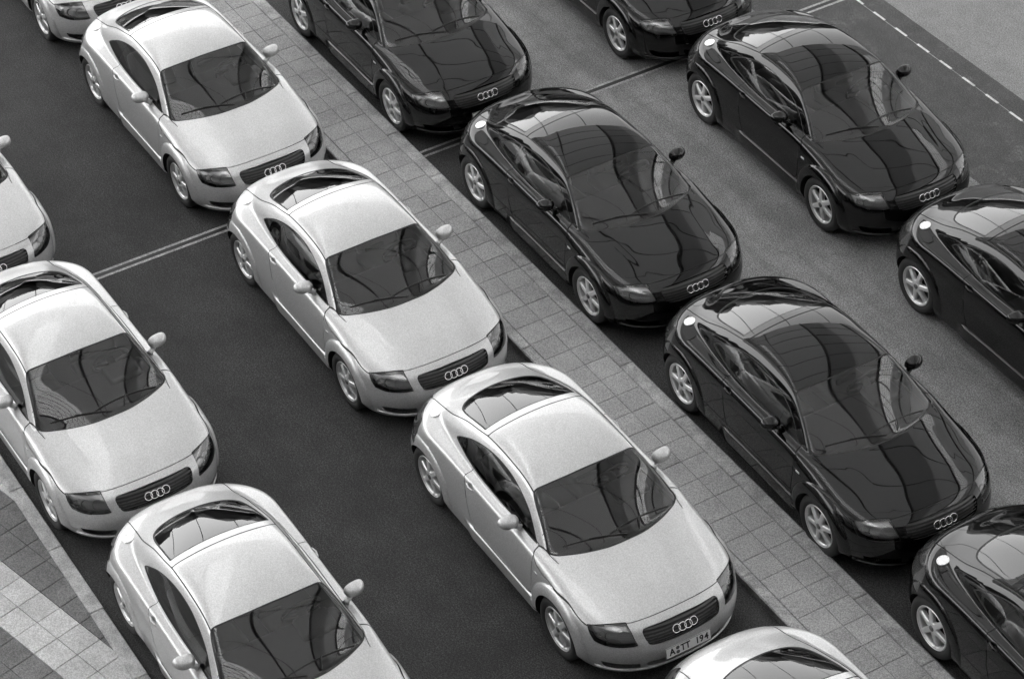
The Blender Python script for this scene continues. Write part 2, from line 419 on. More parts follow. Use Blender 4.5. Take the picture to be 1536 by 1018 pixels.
GR = smooth_chain([(0,.708),(.20,.704),(.345,.697),(.385,.683),(.393,.655),(.38,.600),(.355,.562),(.30,.549),(.17,.545),(0,.543)]); GR = np.concatenate([GR, GR[::-1]*[-1, 1]])
def f_gr(s, y, z): return np.where(s < .4, sdpoly(GR, y, z), 1.)
HL = smooth_poly([(.735,.729),(.88,.724),(1.04,.712),(1.215,.690),(1.165,.630),(1.105,.574),(.93,.556),(.79,.556),(.625,.562),(.550,.569),(.64,.672)], (0, 3, 5, 9), 8)
def f_hl(s, y, z): return np.where((s < .62) & (z > .4), sdpoly(HL, s+y, z), 1.)
SL = smooth_poly([(.530,.356),(.72,.359),(.90,.355),(1.03,.347),(.985,.288),(.84,.262),(.67,.258),(.535,.270)], (0, 3, 4, 7))
def f_sl(s, y, z): return np.where(s < .6, sdpoly(SL, s+y, z), 1.)
SCn = smooth_chain([(0,.362),(.25,.360),(.40,.357),(.36,.285),(.2,.264),(0,.262)], (2, 3)); SCn = np.concatenate([SCn, SCn[::-1]*[-1, 1]])
def f_sc(s, y, z): return np.where(s < .3, sdpoly(SCn, y, z), 1.)
def f_tl(s, y, z): return smax(smax(.62-z, z-.862, .03), smax(3.475-s, .44-y, .05), .03)
grille = take(f_gr); gframe = take(lambda s, y, z: f_gr(s, y, z)-.013)
lamp = panel('lamp', f_hl, .003); slotL = take(f_sl); slotC = take(f_sc); tlamp = take(f_tl)
hood_f = _spl([0,.107,.30,.483,.575,.673,.759,.85], [.185,.187,.203,.251,.301,.366,.452,.58])
hood_z = _spl([.3,.44,.478,.741,1.011,1.271,1.302,1.365,1.5], [.63,.680,.686,.752,.775,.833,.855,.901,1.0])
def f_hood(s, y, z):
    a = np.where(y > .5, hood_z(s)-z, -1.); a = np.maximum(a*.8, hood_f(y)-s)
    a = np.maximum(a, s-1.362); a = np.maximum(a, np.where(y > .655, (s-(1.245+(y-.682)*7))*.1414, -1.))
    return np.where(z > .55, a, 1.)
hood_p = panel('bonnet', f_hood)
DR = [(1.366,.915),(1.350,.893),(1.318,.868),(1.306,.835),(1.311,.754),(1.326,.577),(1.345,.42),(1.362,.372),(1.40,.366),(1.888,.364),(2.38,.366),(2.425,.378),(2.450,.43),(2.491,.581),(2.522,.806),(2.538,.850),(2.556,.890),(2.552,.915),(2.535,.948),(2.3,.945),(1.8,.93)]
def f_door(s, y, z): return np.where(y > .55, sdpoly(DR, s, z), 1.)
door_p = panel('door', f_door)
ditch = _spl([1.6,1.70,1.84,2.13,2.37,2.546,2.685,2.975,3.234,3.476,3.705,3.9,4.1], [.545,.535,.524,.515,.512,.510,.514,.508,.513,.491,.480,.468,.46])
def f_roof(s, y, z): return np.where(z > 1.0, np.maximum(np.maximum(y-ditch(s), s-2.546), 1.6-s), 1.)
roof_p = panel('roof', f_roof, .005)
def f_hatch(s, y, z): return np.where(z > .5, np.maximum(np.maximum(y-ditch(s), 2.55-s), .80-z), 1.)
hatch_p = panel('tailgate', f_hatch, .005)
HC = (2.435, .842)
def f_recess(s, y, z): return np.hypot((s-HC[0])/1.25, z-HC[1])-.042
recess, door_p = clip(door_p, f_recess(*door_p[0].T))
_r = np.clip(1-((f_recess(*recess[0].T)+.042)/.042)**2, 0, 1)
recess = (recess[0]-np.stack([0*_r, .026*_r, 0*_r], 1), recess[1], recess[2])
body_p = rest
# ---------------------------------------------------------------- one car with its parts
PROTO = bpy.data.objects.new('coupe', None); COL.objects.link(PROTO)
PAINT = M['silver']
def painted(o):
    o.data.materials.clear(); o.data.materials.append(PAINT); o.material_slots[0].link = 'OBJECT'; o.material_slots[0].material = PAINT; return o
def part(name, Mh, sides, m, parent=PROTO):
    o = link(name, to_mesh(name, Mh, sides), None if m is PAINT else m, parent)
    return painted(o) if m is PAINT else o
part('body', body_p, 'both', PAINT); part('bonnet', hood_p, 'both', PAINT); part('roof_panel', roof_p, 'both', PAINT)
hatch = part('tailgate', hatch_p, 'both', PAINT)
def cat(*ms):
    P, N, T, k = [], [], [], 0
    for a in ms: P.append(a[0]); N.append(a[1]); T.append(a[2]+k); k += len(a[0])
    return (np.concatenate(P), np.concatenate(N), np.concatenate(T))
for q_ in ('bonnet', 'roof', 'tailgate'): part(q_+'_gap', SEAMS[q_], 'both', M['trim'])
wsg = part('windscreen', off(ws_glass, -.004), 'both', M['glass']); part('windscreen_seal', off(ws_seal, -.003), 'both', M['rubber'], wsg)
rgg = part('rear_window', off(rg_glass, -.004), 'both', M['glass'], hatch)
part('rear_window_seal', off(rg_seal, -.003), 'both', M['rubber'])
def f_bp(s, y, z): return np.abs(s-(2.60-(z-.93)*.22))-.014
bpil, _ = clip(dl_glass, f_bp(*dl_glass[0].T))
for sg in (1, -1):
    d = part('door', door_p, sg, PAINT); part('door_gap', SEAMS['door'], sg, M['trim'], d)
    h = part('handle_recess', recess, sg, PAINT, d)
    a = side_at(2.372, .836); b = side_at(2.50, .846)
    pa, pb = [Vector((XO-q[0], sg*(q[1]+.002), q[2])) for q in (a, b)]; mid = (pa+pb)/2+Vector((0, sg*.012, .002))
    painted(link('door_handle', mesh('door_handle', *tube([pa, pa*.7+mid*.3, mid, pb*.7+mid*.3, pb], [.006, .010, .011, .010, .006], 10), smooth=True), None, d))
    g = part('side_window', off(dl_glass, -.004), sg, M['glass']); part('side_window_seal', off(dl_seal, -.002), sg, M['rubber'], g); part('window_pillar', off(bpil, -.012), sg, M['trim'], g)
    # headlamp: housing, two reflectors, clear lens
    hd = part('headlight', lamp, sg, M['lens']); part('lamp_gap', SEAMS['lamp'], sg, M['trim'], hd); part('lamp_housing', off(lamp, -.05), sg, M['housing'], hd)
    for q, r, nm in ((.76, .062, 'lamp_reflector'), (.95, .05, 'lamp_reflector'), (1.08, .030, 'indicator')):
        yy = {.76: .555, .95: .655, 1.08: .715}[q]; c = front_at(yy, .64)
        if c is None: continue
        dirv = nrm_at(c); dirv = Vector((.9, .42, .12)).normalized(); cc = W3(c)-.034*nrm_at(c)
        a = dirv.cross(Vector((0, 0, 1))).normalized(); b = a.cross(dirv); rings = []
        for i in range(7):
            t = i/6; rr = r*math.sin(t*1.45)/math.sin(1.45); dep = -r*.75*math.cos(t*1.5)
            rings.append([cc+dirv*dep+rr*(math.cos(2*math.pi*k/20)*a+math.sin(2*math.pi*k/20)*b) for k in range(20)])
        V, F = loft(rings); V = [Vector((v.x, sg*v.y, v.z)) for v in V]
        link(nm, mesh(nm, V, F, True), M['chrome'] if nm != 'indicator' else M['lamp_white'], hd)
    part('tail_light', off(tlamp, -.003), sg, M['red'])
    si = part('air_intake', off(slotL, -.05), sg, M['trim'])
    for zz in (.285, .308, .331):                                        # thin bars across the intake
        b_, _ = clip(slotL, np.abs(slotL[0][:, 2]-zz)-.003); part('intake_bar', off(b_, -.02), sg, M['trim'], si)
    # wheel arch: rolled lip, liner and back wall
    for hs, nm in ((HUB_F, 'f'), (HUB_R, 'r')):
        r1 = []; r0 = []
        for k in range(41):
            an = math.radians(-22+224*k/40); s = hs+.345*math.cos(an); z = max(HUB_Z+.345*math.sin(an), .168)
            q = side_at(s, z); yo = (q[1] if q is not None else .8)+.0005
            r1.append(Vector((XO-s, sg*yo, z))); r0.append(Vector((XO-s, sg*.52, z)))
        mid = [a*.85+b*.15 for a, b in zip(r1, r0)]
        ctr = Vector((XO-hs, sg*.52, .2)); back = [ctr.copy() for _ in r0]
        V, F = loft([r1, mid, r0, back], False); link('wheel_arch_liner', mesh('wheel_arch_liner', V, F, True), M['liner'], PROTO)
    # mirror: pod on a short foot
    c = Vector((XO-1.675, sg*.822, 1.003)); V = []; nu, nv = 24, 14
    for i in range(nv+1):
        ph = math.pi*i/nv
        for j in range(nu):
            th = 2*math.pi*j/nu
            x, y_, z_ = math.cos(ph), math.sin(ph)*math.cos(th), math.sin(ph)*math.sin(th)
            sgn = lambda q, e: math.copysign(abs(q)**e, q)
            X = max(sgn(x, .9)*.078, -.028); Y = sgn(y_, .85)*.099*(1-.10*x); Z = sgn(z_, .85)*.062*(1-.12*x)
            V.append(c+Vector((X-abs(y_)*.012*(1 if y_ > 0 else -.5), sg*(Y), Z+.004*y_)))
    F = [(i*nu+j, i*nu+(j+1) % nu, (i+1)*nu+(j+1) % nu, (i+1)*nu+j) for i in range(nv) for j in range(nu)]
    if sg < 0: F = [f[::-1] for f in F]
    mr = painted(link('door_mirror', mesh('door_mirror', V, F, True), None, PROTO))
    V, F = joinVF(tube([c+Vector((.01, -sg*.05, -.05)), c+Vector((.02, -sg*.09, -.085)), Vector((c.x+.03, sg*.715, .905))], [.030, .026, .034], 12))
    painted(link('mirror_foot', mesh('mirror_foot', V, F, True), None, mr))
    V, F = loft([[c+Vector((-.0295, sg*.088*math.cos(2*math.pi*k/24), .052*math.sin(2*math.pi*k/24))) for k in range(24)], [c+Vector((-.031, 0, 0))]*24]); link('mirror_glass', mesh('mirror_glass', V, F), M['chrome'], mr)
    q = side_at(1.238, .715); n = nrm_at(q); me = box_mesh('side_marker', (-.028, -.006, -.011), (.028, .006, .011), .005, 2)
    o = link('side_marker', me, M['lamp_white'], PROTO); o.location = (XO-q[0], sg*q[1], q[2]); o.rotation_euler = (0, 0, -sg*.02)
si = part('air_intake', off(slotC, -.05), 'both', M['trim'])
for zz in (.285, .308, .331):
    b_, _ = clip(slotC, np.abs(slotC[0][:, 2]-zz)-.003); part('intake_bar', off(b_, -.02), 'both', M['trim'], si)
path = []
for yy in np.linspace(-.735, .735, 41):
    q = front_at(abs(yy), .243); n_ = nrm_at(q); path.append(Vector((XO-q[0]+n_.x*.004, yy, .243)))
painted(link('front_lip', mesh('front_lip', *tube(path, .013, 8), smooth=True), None, PROTO))
part('grille_frame', off(gframe, .004), 'both', PAINT)
gb = part('grille', off(grille, -.035), 'both', M['trim'])
for k in range(6):
    z0 = .553+k*.0268; b_, _ = clip(grille, np.abs(grille[0][:, 2]-z0)-.0066); part('slat', off(b_, -.005), 'both', M['slat'], gb)
# four-ring emblem
c = front_at(0, .622); n = nrm_at(c); up_ = (Vector((0, 0, 1))-n*n.z).normalized(); cw = W3(c)+n*.006
em = None; R_, r_ = .0385, .0050
for k in range(4):
    cc = cw+Vector((0, (1.5-k)*.0595, 0)); cc.x -= .9*((1.5-k)*.0595)**2; V = []; nu, nv = 32, 8
    for i in range(nu):
        a = 2*math.pi*i/nu; e = math.cos(a)*Vector((0, 1, 0))+math.sin(a)*up_
        for j in range(nv): b = 2*math.pi*j/nv; V.append(cc+e*(R_+r_*math.cos(b))+n*(r_*math.sin(b)*.8+.002*(k % 2)))
    F = [(i*nv+j, ((i+1) % nu)*nv+j, ((i+1) % nu)*nv+(j+1) % nv, i*nv+(j+1) % nv) for i in range(nu) for j in range(nv)]
    link('emblem_ring', mesh('emblem_ring', V, F, True), M['chrome'], gb)
# fuel filler: aluminium disc with a ring of bolts
q = march((3.455, .578, 1.3), (0, 0, -1)); n = nrm_at(q); n = Vector((n.x, n.y, n.z)); cq = W3(q)
for v in (cq, n): v.y = -v.y                                              # on the car's right side
a = n.cross(Vector((1, 0, 0))).normalized(); b = a.cross(n)
def disc(cen, r, h0, h1, bev=.002, k=36):
    return loft([[cen+n*h+rr*(math.cos(2*math.pi*i/k)*a+math.sin(2*math.pi*i/k)*b) for i in range(k)] for rr, h in ((r, h0), (r, h1-bev), (r-bev, h1), (.001, h1))])
fc = link('fuel_cap', mesh('fuel_cap', *disc(cq, .060, -.012, .011), smooth=False), M['alu'], PROTO)
for k in range(8):
    an = 2*math.pi*k/8; link('bolt', mesh('bolt', *disc(cq+.049*(math.cos(an)*a+math.sin(an)*b), .0050, .010, .0145, .001, 8)), M['chrome'], fc)
# wipers resting on the glass
for p0, p1, pv in (((1.185, -.55), (1.035, -.09), (1.00, .02)), ((1.062, -.13), (1.135, .54), (1.01, .16))):
    path = []
    for t in np.linspace(0, 1, 9):
        s, y = p0[0]*(1-t)+p1[0]*t, p0[1]*(1-t)+p1[1]*t; s -= .035*math.sin(math.pi*t)*0
        q = top_at(s, y); path.append(W3(q)+Vector((0, 0, .008)))
    wp = link('wiper', mesh('wiper', *tube(path, .006, 6)), M['trim'], PROTO)
    q = top_at(*pv); mid = path[4]; link('wiper_arm', mesh('wiper_arm', *tube([W3(q)+Vector((0, 0, .008)), (W3(q)+mid)/2+Vector((0, 0, .016)), mid+Vector((0, 0, .010))], .006, 6)), M['trim'], wp)
# cabin: lining, floor, dashboard, seats, steering wheel
upper, _ = clip(cat(roof_p, hatch_p, body_p), .955-cat(roof_p, hatch_p, body_p)[0][:, 2])
upper, _ = clip(upper, 1.02-upper[0][:, 0]); P_, N_, T_ = off(upper, -.028)
part('headlining', (P_, -N_, T_[:, ::-1]), 'both', M['cabin'])
def rbox(name, lo, hi, bev, m, parent, rot=(0, 0, 0), seg=3):
    c = [(a+b)/2 for a, b in zip(lo, hi)]; me = box_mesh(name, [a-q for a, q in zip(lo, c)], [a-q for a, q in zip(hi, c)], bev, seg); me.shade_smooth()
    o = link(name, me, m, parent); o.location = c; o.rotation_euler = rot; return o
V = [(XO-s, y, z) for s, y, z in ((1.05,-.66,.86),(1.05,.66,.86),(3.45,.60,.88),(3.45,-.60,.88),(1.3,-.60,.40),(1.3,.60,.40),(2.9,.60,.42),(2.9,-.60,.42))]
link('cabin_floor', mesh('cabin_floor', V, [(4, 5, 6, 7), (0, 1, 5, 4), (1, 2, 6, 5), (2, 3, 7, 6), (3, 0, 4, 7)]), M['cabin'], PROTO)
rbox('dashboard', (XO-1.72, -.64, .72), (XO-1.12, .64, .885), .06, M['cabin'], PROTO, (0, .06, 0))
rbox('instrument_hood', (XO-1.70, .20, .86), (XO-1.42, .54, .945), .04, M['cabin'], PROTO)
for sg in (1, -1):
    st = rbox('seat', (XO-2.42, sg*.36-.25, .48), (XO-1.92, sg*.36+.25, .64), .06, M['leather'], PROTO, (0, -.12, 0))
    for nm, lo, hi, rt_, bv in (('backrest', (-.30, -.24, .02), (-.16, .24, .52), -.38, .06), ('headrest', (-.36, -.12, .50), (-.26, .12, .66), -.30, .045)):
        cc = [(u+w)/2 for u, w in zip(lo, hi)]; me = box_mesh(nm, [u-w for u, w in zip(lo, cc)], [u-w for u, w in zip(hi, cc)], bv, 3); me.shade_smooth()
        o = link(nm, me, M['leather'], st); o.location = cc; o.rotation_euler = (0, rt_, 0)
V, F = [], []; c = Vector((XO-1.83, .36, .86)); ax = Vector((-.9, 0, .42)).normalized(); e1 = Vector((0, 1, 0)); e2 = ax.cross(e1)
ringp = [c+.185*(math.cos(2*math.pi*k/28)*e1+math.sin(2*math.pi*k/28)*e2) for k in range(29)]
V, F = joinVF(tube(ringp, .016, 8, False), tube([c-e1*.18, c-ax*.02, c+e1*.18], .022, 6), tube([c-ax*.02, c+e2*.18], .02, 6), tube([c-ax*.30, c+ax*.02], .045, 10))
link('steering_wheel', mesh('steering_wheel', V, F, True), M['cabin'], PROTO)
rbox('rear_view_mirror', (XO-1.66, -.11, 1.155), (XO-1.63, .11, 1.215), .02, M['cabin'], PROTO)
# wheels: six broad spokes with wedge-shaped windows, tyre, hub cap, brake disc
def make_wheel():
    nr, na = 40, 240; P = [(0, 0)]; T = []
    for i in range(1, nr+1):
        for j in range(na): P.append((.206*i/nr, 2*math.pi*j/na))
    for j in range(na): T.append((0, 1+j, 1+(j+1) % na))
    for i in range(nr-1):
        for j in range(na):
            a_ = 1+i*na+j; b_ = 1+i*na+(j+1) % na; T += [(a_, a_+na, b_+na), (a_, b_+na, b_)]
    pr = np.array(P); r = pr[:, 0]; th = pr[:, 1]; T = np.array(T)
    tl = np.mod(th+math.pi/6, math.pi/3)-math.pi/6                 # angle from the middle of a window
    u = r*np.cos(tl); w = np.abs(r*np.sin(tl))
    hole = smax(smax(r-.193, .072-u, .010), w-(.008+(u-.072)*.60), .008)
    y = .006-.016*np.clip(r/.19, 0, 1)**2+.012*sstep(.186, .20, r)-.010*(1-sstep(0, .012, np.maximum(hole, 0)))
    Pm = np.stack([r*np.cos(th), y, r*np.sin(th)], 1); Nm = np.tile([0., 1., 0.], (len(Pm), 1))
    _, sp = clip((Pm, Nm, T), hole)
    P_, N_, T_ = sp; T_ = T_[:, ::-1]
    # inner walls of the windows
    e = np.sort(np.concatenate([T_[:, [0, 1]], T_[:, [1, 2]], T_[:, [2, 0]]]), 1); u_, cnt = np.unique(e, axis=0, return_counts=True); be = u_[cnt == 1]
    be = be[np.hypot(P_[be[:, 0], 0], P_[be[:, 0], 2]) < .204]
    k = len(P_); V = np.concatenate([P_, P_*[.99, 1, .99]-[0, .030, 0]])
    F = [tuple(t) for t in T_]+[(a_, b_, b_+k, a_+k) for a_, b_ in be]
    V = V.tolist()
    rim = [(.206, .004), (.214, .010), (.219, .006), (.219, -.012), (.205, -.03), (.198, -.17)]
    rings = [[(rr*math.cos(2*math.pi*q/64), yy, rr*math.sin(2*math.pi*q/64)) for q in range(64)] for rr, yy in rim]
    V, F = joinVF((V, F), loft(rings)); me = mesh('wheel', V, F, True)
    try: me.set_sharp_from_angle(angle=math.radians(38))
    except Exception: pass
    wh = link('wheel', me, M['alloy'], PROTO)
    tp = [(.212, -.008), (.222, .004), (.240, .017), (.270, .022), (.295, .014), (.309, -.006), (.3155, -.030), (.316, -.085), (.3155, -.14), (.309, -.168), (.290, -.185), (.250, -.185), (.212, -.17)]
    rings = [[(rr*math.cos(2*math.pi*q/72), yy, rr*math.sin(2*math.pi*q/72)) for q in range(72)] for rr, yy in tp]
    link('tyre', mesh('tyre', *loft(rings), smooth=True), M['tyre'], wh)
    hp = [(.0, .016), (.018, .0155), (.028, .012), (.031, .004), (.031, -.01)]
    rings = [[(max(rr, 1e-4)*math.cos(2*math.pi*q/24), yy, max(rr, 1e-4)*math.sin(2*math.pi*q/24)) for q in range(24)] for rr, yy in hp]
    link('hub_cap', mesh('hub_cap', *loft(rings), smooth=True), M['disc'], wh)
    hp = [(.001, -.06), (.15, -.06), (.15, -.085), (.198, -.09), (.198, -.15)]
    rings = [[(rr*math.cos(2*math.pi*q/40), yy, rr*math.sin(2*math.pi*q/40)) for q in range(40)] for rr, yy in hp]
    link('brake_disc', mesh('brake_disc', *loft(rings)), M['liner'], wh)
    return wh
def copy_tree(o, parent=None):
    c = o.copy(); COL.objects.link(c); c.parent = parent
    for ch in list(o.children): copy_tree(ch, c)
    return c
wheel0 = make_wheel(); wheels = [wheel0]+[copy_tree(wheel0, PROTO) for _ in range(3)]
for w_, (hs, yy, sg) in zip(wheels, ((HUB_F, .812, -1), (HUB_R, .778, -1), (HUB_F, .812, 1), (HUB_R, .778, 1))):
    w_.location = (XO-hs, sg*yy, HUB_Z); w_.rotation_euler = (0, 0, math.pi if sg < 0 else 0)
# number plate: blank carrier with a white plate
def text_mesh(s, size):
    cu = bpy.data.curves.new('t', 'FONT'); cu.body = s; cu.size = size; cu.extrude = .0006; cu.offset = .0022; cu.align_x = 'CENTER'; cu.align_y = 'CENTER'
    o = bpy.data.objects.new('t', cu); COL.objects.link(o); dg = bpy.context.evaluated_depsgraph_get()
    me = bpy.data.meshes.new_from_object(o.evaluated_get(dg)); bpy.data.objects.remove(o); return me
pl = link('number_plate', box_mesh('number_plate', (-.003, -.237, -.055), (.003, .237, .055), .002), M['plate'], PROTO)
pl.location = (XO+.008, 0, .420); pl.rotation_euler = (0, -.16, 0)
pr_ = link('plate_rim', mesh('plate_rim', *joinVF(*[tube([(.0035, y0, z0), (.0035, y1, z1)], .0022, 4) for y0, z0, y1, z1 in ((-.235,-.053,.235,-.053),(-.235,.053,.235,.053),(-.235,-.053,-.235,.053),(.235,-.053,.235,.053))])), M['ink'], pl)
# ---------------------------------------------------------------- the parked cars
# (name key, x, y of front axle, heading degrees, paint, label)
CARS = [
 ('A', 0.001, 0, 0.15, 's', 'silver coupe whose white number plate can be read, right of the wide dark aisle'),
 ('B', -4.131, 0.023, 0.36, 's', 'silver coupe directly behind the one with the readable number plate'),
 ('C', -8.266, 0.075, 0.59, 's', 'uppermost silver coupe with its whole windscreen in view, near the top left'),
 ('C2', -12.388, 0.124, 0.1, 's', 'silver coupe cut off at the upper left corner, only its nose and front wheel showing'),
 ('L', 4.305, .036, .6, 's', 'silver coupe cut off by the lower edge beside the pavement, only its tail showing'),
 ('N', -8.30, -3.20, .6, 's', 'silver coupe cut off by the left edge, only a mirror and one headlight showing'),
 ('J', -4.168, -3.209, 0.77, 's', 'silver coupe at the left edge whose whole grille and windscreen show'),
 ('K', -0.02, -3.215, -0.4, 's', 'silver coupe in the lower left corner with its front end out of view'),
 ('G', -8.219, 2.756, -.03, 'b', 'black coupe at the top beside the pavement, its roof cut off'),
 ('D', -3.949, 2.767, 0.05, 'b', 'black coupe in the middle of the picture, whole, beside the pavement'),
 ('E', 0.205, 2.721, -0.9, 'b', 'black coupe beside the pavement, whole, at the lower right'),
 ('H', 4.255, 2.69, -1.4, 'b', 'black coupe in the lower right corner, only its rear half showing'),
 ('M', -8.044, 5.704, -0.3, 'b', 'black coupe cut off by the top edge, only its grille and front wheel showing'),
 ('F', -3.88, 5.684, -1.3, 'b', 'black coupe at the upper right, whole, beside the dashed line'),
 ('I', 0.24, 5.605, -0.6, 'b', 'black coupe cut off by the right edge at mid height'),
]
cars = {}
rnd = random.Random(3)
for k, x, y, a, pc, lab in CARS:
    o = PROTO if k == 'A' else copy_tree(PROTO)
    cars[k] = o; a = math.radians(a); o.rotation_euler = (0, 0, a)
    o.location = (x-(XO-HUB_F)*math.cos(a), y-(XO-HUB_F)*math.sin(a), 0)
    tag(o, lab, 'car', 'silver coupes parked in rows' if pc == 's' else 'black coupes parked in rows')
for k, x, y, a, pc, lab in CARS:
    o = cars[k]
    def rec(q):
        if q.name.split('.')[0] == 'wheel':
            q.rotation_mode = 'XYZ'; q.rotation_euler[1] = rnd.uniform(0, 6.28)
        if pc == 'b' and q.material_slots and q.material_slots[0].link == 'OBJECT': q.material_slots[0].material = M['black']
        for c_ in q.children: rec(c_)
    for c_ in o.children: rec(c_)
# lettering on the one plate that can be read
plA = [c_ for c_ in cars['A'].children if c_.name.split('.')[0] == 'number_plate'][0]
for s, y0, z0, sz in (('A', -.172, 0, .098), ('T', -.058, 0, .098), ('T', -.008, 0, .098), ('1', .092, 0, .098), ('9', .136, 0, .098), ('4', .188, 0, .098)):
    o = link('character', text_mesh(s, sz), M['ink'], plA); o.location = (.0036, y0, z0); o.rotation_euler = (math.pi/2, 0, math.pi/2); o.scale = (.85, 1.0, 1)
for z0 in (.024, -.022):
    V, F = loft([[(.0034+h, -.113+r*math.cos(2*math.pi*i/18), z0+r*math.sin(2*math.pi*i/18)) for i in range(18)] for r, h in ((.019, 0), (.019, .0012), (.001, .0012))])
    link('seal_sticker', mesh('seal_sticker', V, F), M['disc'], plA)
# ---------------------------------------------------------------- ground
def sheet(name, x0, x1, y0, y1, z, m):
    o = link(name, mesh(name, [(x0, y0, z), (x1, y0, z), (x1, y1, z), (x0, y1, z)], [(0, 1, 2, 3)]), m); return tag(o, kind='structure')
g0 = sheet('ground', -400, 400, -400, 400, -.012, M['asphalt'])
sheet('parking_asphalt', -60, 60, -4.10, 2.70, 0, M['asphalt'])
sheet('worn_lane', -60, 60, 2.70, 6.80, 0, M['lane'])
sheet('dusty_asphalt_strip', -60, 60, 6.80, 8.235, 0, M['asphalt_dusty'])
sheet('pale_road', -60, 60, 8.235, 60, 0, M['road'])
def strip(name, x0, x1, y0, y1, z, m): return sheet(name, x0, x1, y0, y1, z, m)
# double line across the rows: two pale bands with a dark slot between
for y0, y1 in ((-4.05, 1.02), (1.93, 7.93)):
    strip('line_marking', -7.642, -7.605, y0, y1, .004, M['line']); strip('line_marking', -7.547, -7.510, y0, y1, .004, M['line'])
    strip('slot', -7.605, -7.547, y0, y1, .003, M['channel'])
# dashed edge line
dm = mesh('dash', [(0, -.016, 0), (.222, -.016, 0), (.222, .016, 0), (0, .016, 0)], [(0, 1, 2, 3)])
dl0 = link('dashed_line', mesh('dashed_line', [(-16, -.005, 0), (6, -.005, 0), (6, .005, 0), (-16, .005, 0)], [(0, 1, 2, 3)]), M['line']); dl0.location = (0, 7.955, .004); tag(dl0, kind='structure')
dm.materials.append(M['white_line'])
for k in range(-20, 24):
    o = bpy.data.objects.new('dash', dm); COL.objects.link(o); o.parent = dl0; o.location = (-6.65+k*.4335, .005-.002*k*.9, .004)
# the median pavement: bed, slabs, kerb stones
PZ = .08
bed = tag(link('pavement', box_mesh('pavement', (-20, 1.06, -.05), (12, 1.915, PZ-.007)), M['mortar']), kind='structure')
def slab_mesh(name, a, b, h, bev=.004):
    return box_mesh(name, (-a/2, -b/2, -h), (a/2, b/2, 0), bev)
def lay(name, me, x, y, z, parent, m=None, rz=0):
    o = bpy.data.objects.new(name, me); COL.objects.link(o); o.parent = parent; o.location = (x, y, z); o.rotation_euler = (random.uniform(-.003, .003), random.uniform(-.003, .003), rz+random.uniform(-.004, .004)); return o
sA = slab_mesh('paving_slab', .2915, .2935, .05); sB = slab_mesh('paving_slab', .2915, .2735, .05)
for q in (sA, sB): q.materials.append(M['slab'])
for k in range(-47, 20):
    x = .88+.296*k+.148
    lay('paving_slab', sA, x, 1.330, PZ+random.uniform(-.002, .002), bed); lay('paving_slab', sB, x, 1.617, PZ+random.uniform(-.002, .002), bed)
kL = slab_mesh('kerb_stone', .996, .115, .12, .012); kR = slab_mesh('kerb_stone', .996, .152, .12, .012)
for q in (kL, kR): q.materials.append(M['kerb'])
for k in range(-14, 8):
    lay('kerb_stone', kL, .96+k*1.0-.3, 1.121, PZ+.001, bed); lay('kerb_stone', kR, .96+k*1.0-.5, 1.834, PZ+.001, bed)
# the side pavement at the lower left: slabs laid at an angle, pale bands on dark
bed2 = tag(link('side_pavement', box_mesh('side_pavement', (-20, -30, -.05), (12, -4.09, .012)), M['mortar']), kind='structure')
ang = math.radians(14.3); s2 = slab_mesh('paving_slab', .3005, 1, .03); s2.materials.append(M['slab_light'])
def cut_slab(wid, x, y, edge, m):
    """a slab trimmed where it meets the kerb"""
    bm = bmesh.new(); bmesh.ops.create_cube(bm, size=1)
    for v in bm.verts: v.co = Vector((v.co.x*.3005, v.co.y*(wid-.0045), v.co.z*.03-.015))
    bmesh.ops.bevel(bm, geom=list(bm.edges), offset=.004, segments=1, affect='EDGES', profile=.5)
    bmesh.ops.rotate(bm, cent=(0, 0, 0), matrix=Matrix.Rotation(ang, 3, 'Z'), verts=bm.verts)
    if y+.22 > edge:
        bmesh.ops.bisect_plane(bm, geom=bm.verts[:]+bm.edges[:]+bm.faces[:], plane_co=(0, edge-y, 0), plane_no=(0, 1, 0), clear_outer=True)
    me = bpy.data.meshes.new('paving_slab'); bm.to_mesh(me); bm.free(); me.materials.append(m)
    return me if len(me.polygons) else None
full = {}
for j in range(-9, 6):
    light = j in (0, 1) or j >= 4 or j in (-5, -4); wid = .2975 if j in (2, 3) else .265
    w0 = -3.535+.2975*(j-2) if j in (2, 3) else -2.94+.265*(j-4) if j >= 4 else -4.065+.265*j
    for i in range(-26, 4):
        tt = -3.421+.305*i+.1525; w = w0+wid/2
        x, y = math.cos(ang)*tt-math.sin(ang)*w, math.sin(ang)*tt+math.cos(ang)*w
        if x < -10 or x > 1.5 or y > -4.03: continue
        mt = M['slab_light'] if light else M['slab_dark']
        if y+.22 > -4.222: me = cut_slab(wid, x, y, -4.222, mt)
        else:
            if (wid, light) not in full: full[wid, light] = cut_slab(wid, 0, -99, -4.222, mt)
            me = full[wid, light]
        if me is None: continue
        o = bpy.data.objects.new('paving_slab', me); COL.objects.link(o); o.parent = bed2; o.location = (x, y, .030+random.uniform(-.0015, .0015)); o.rotation_euler = (random.uniform(-.003, .003), random.uniform(-.003, .003), 0)
k2 = slab_mesh('kerb_stone', .996, .140, .09, .008); k2.materials.append(M['kerb_light'])
for k in range(-12, 6): lay('kerb_stone', k2, -1.3+k, -4.150, .036, bed2)
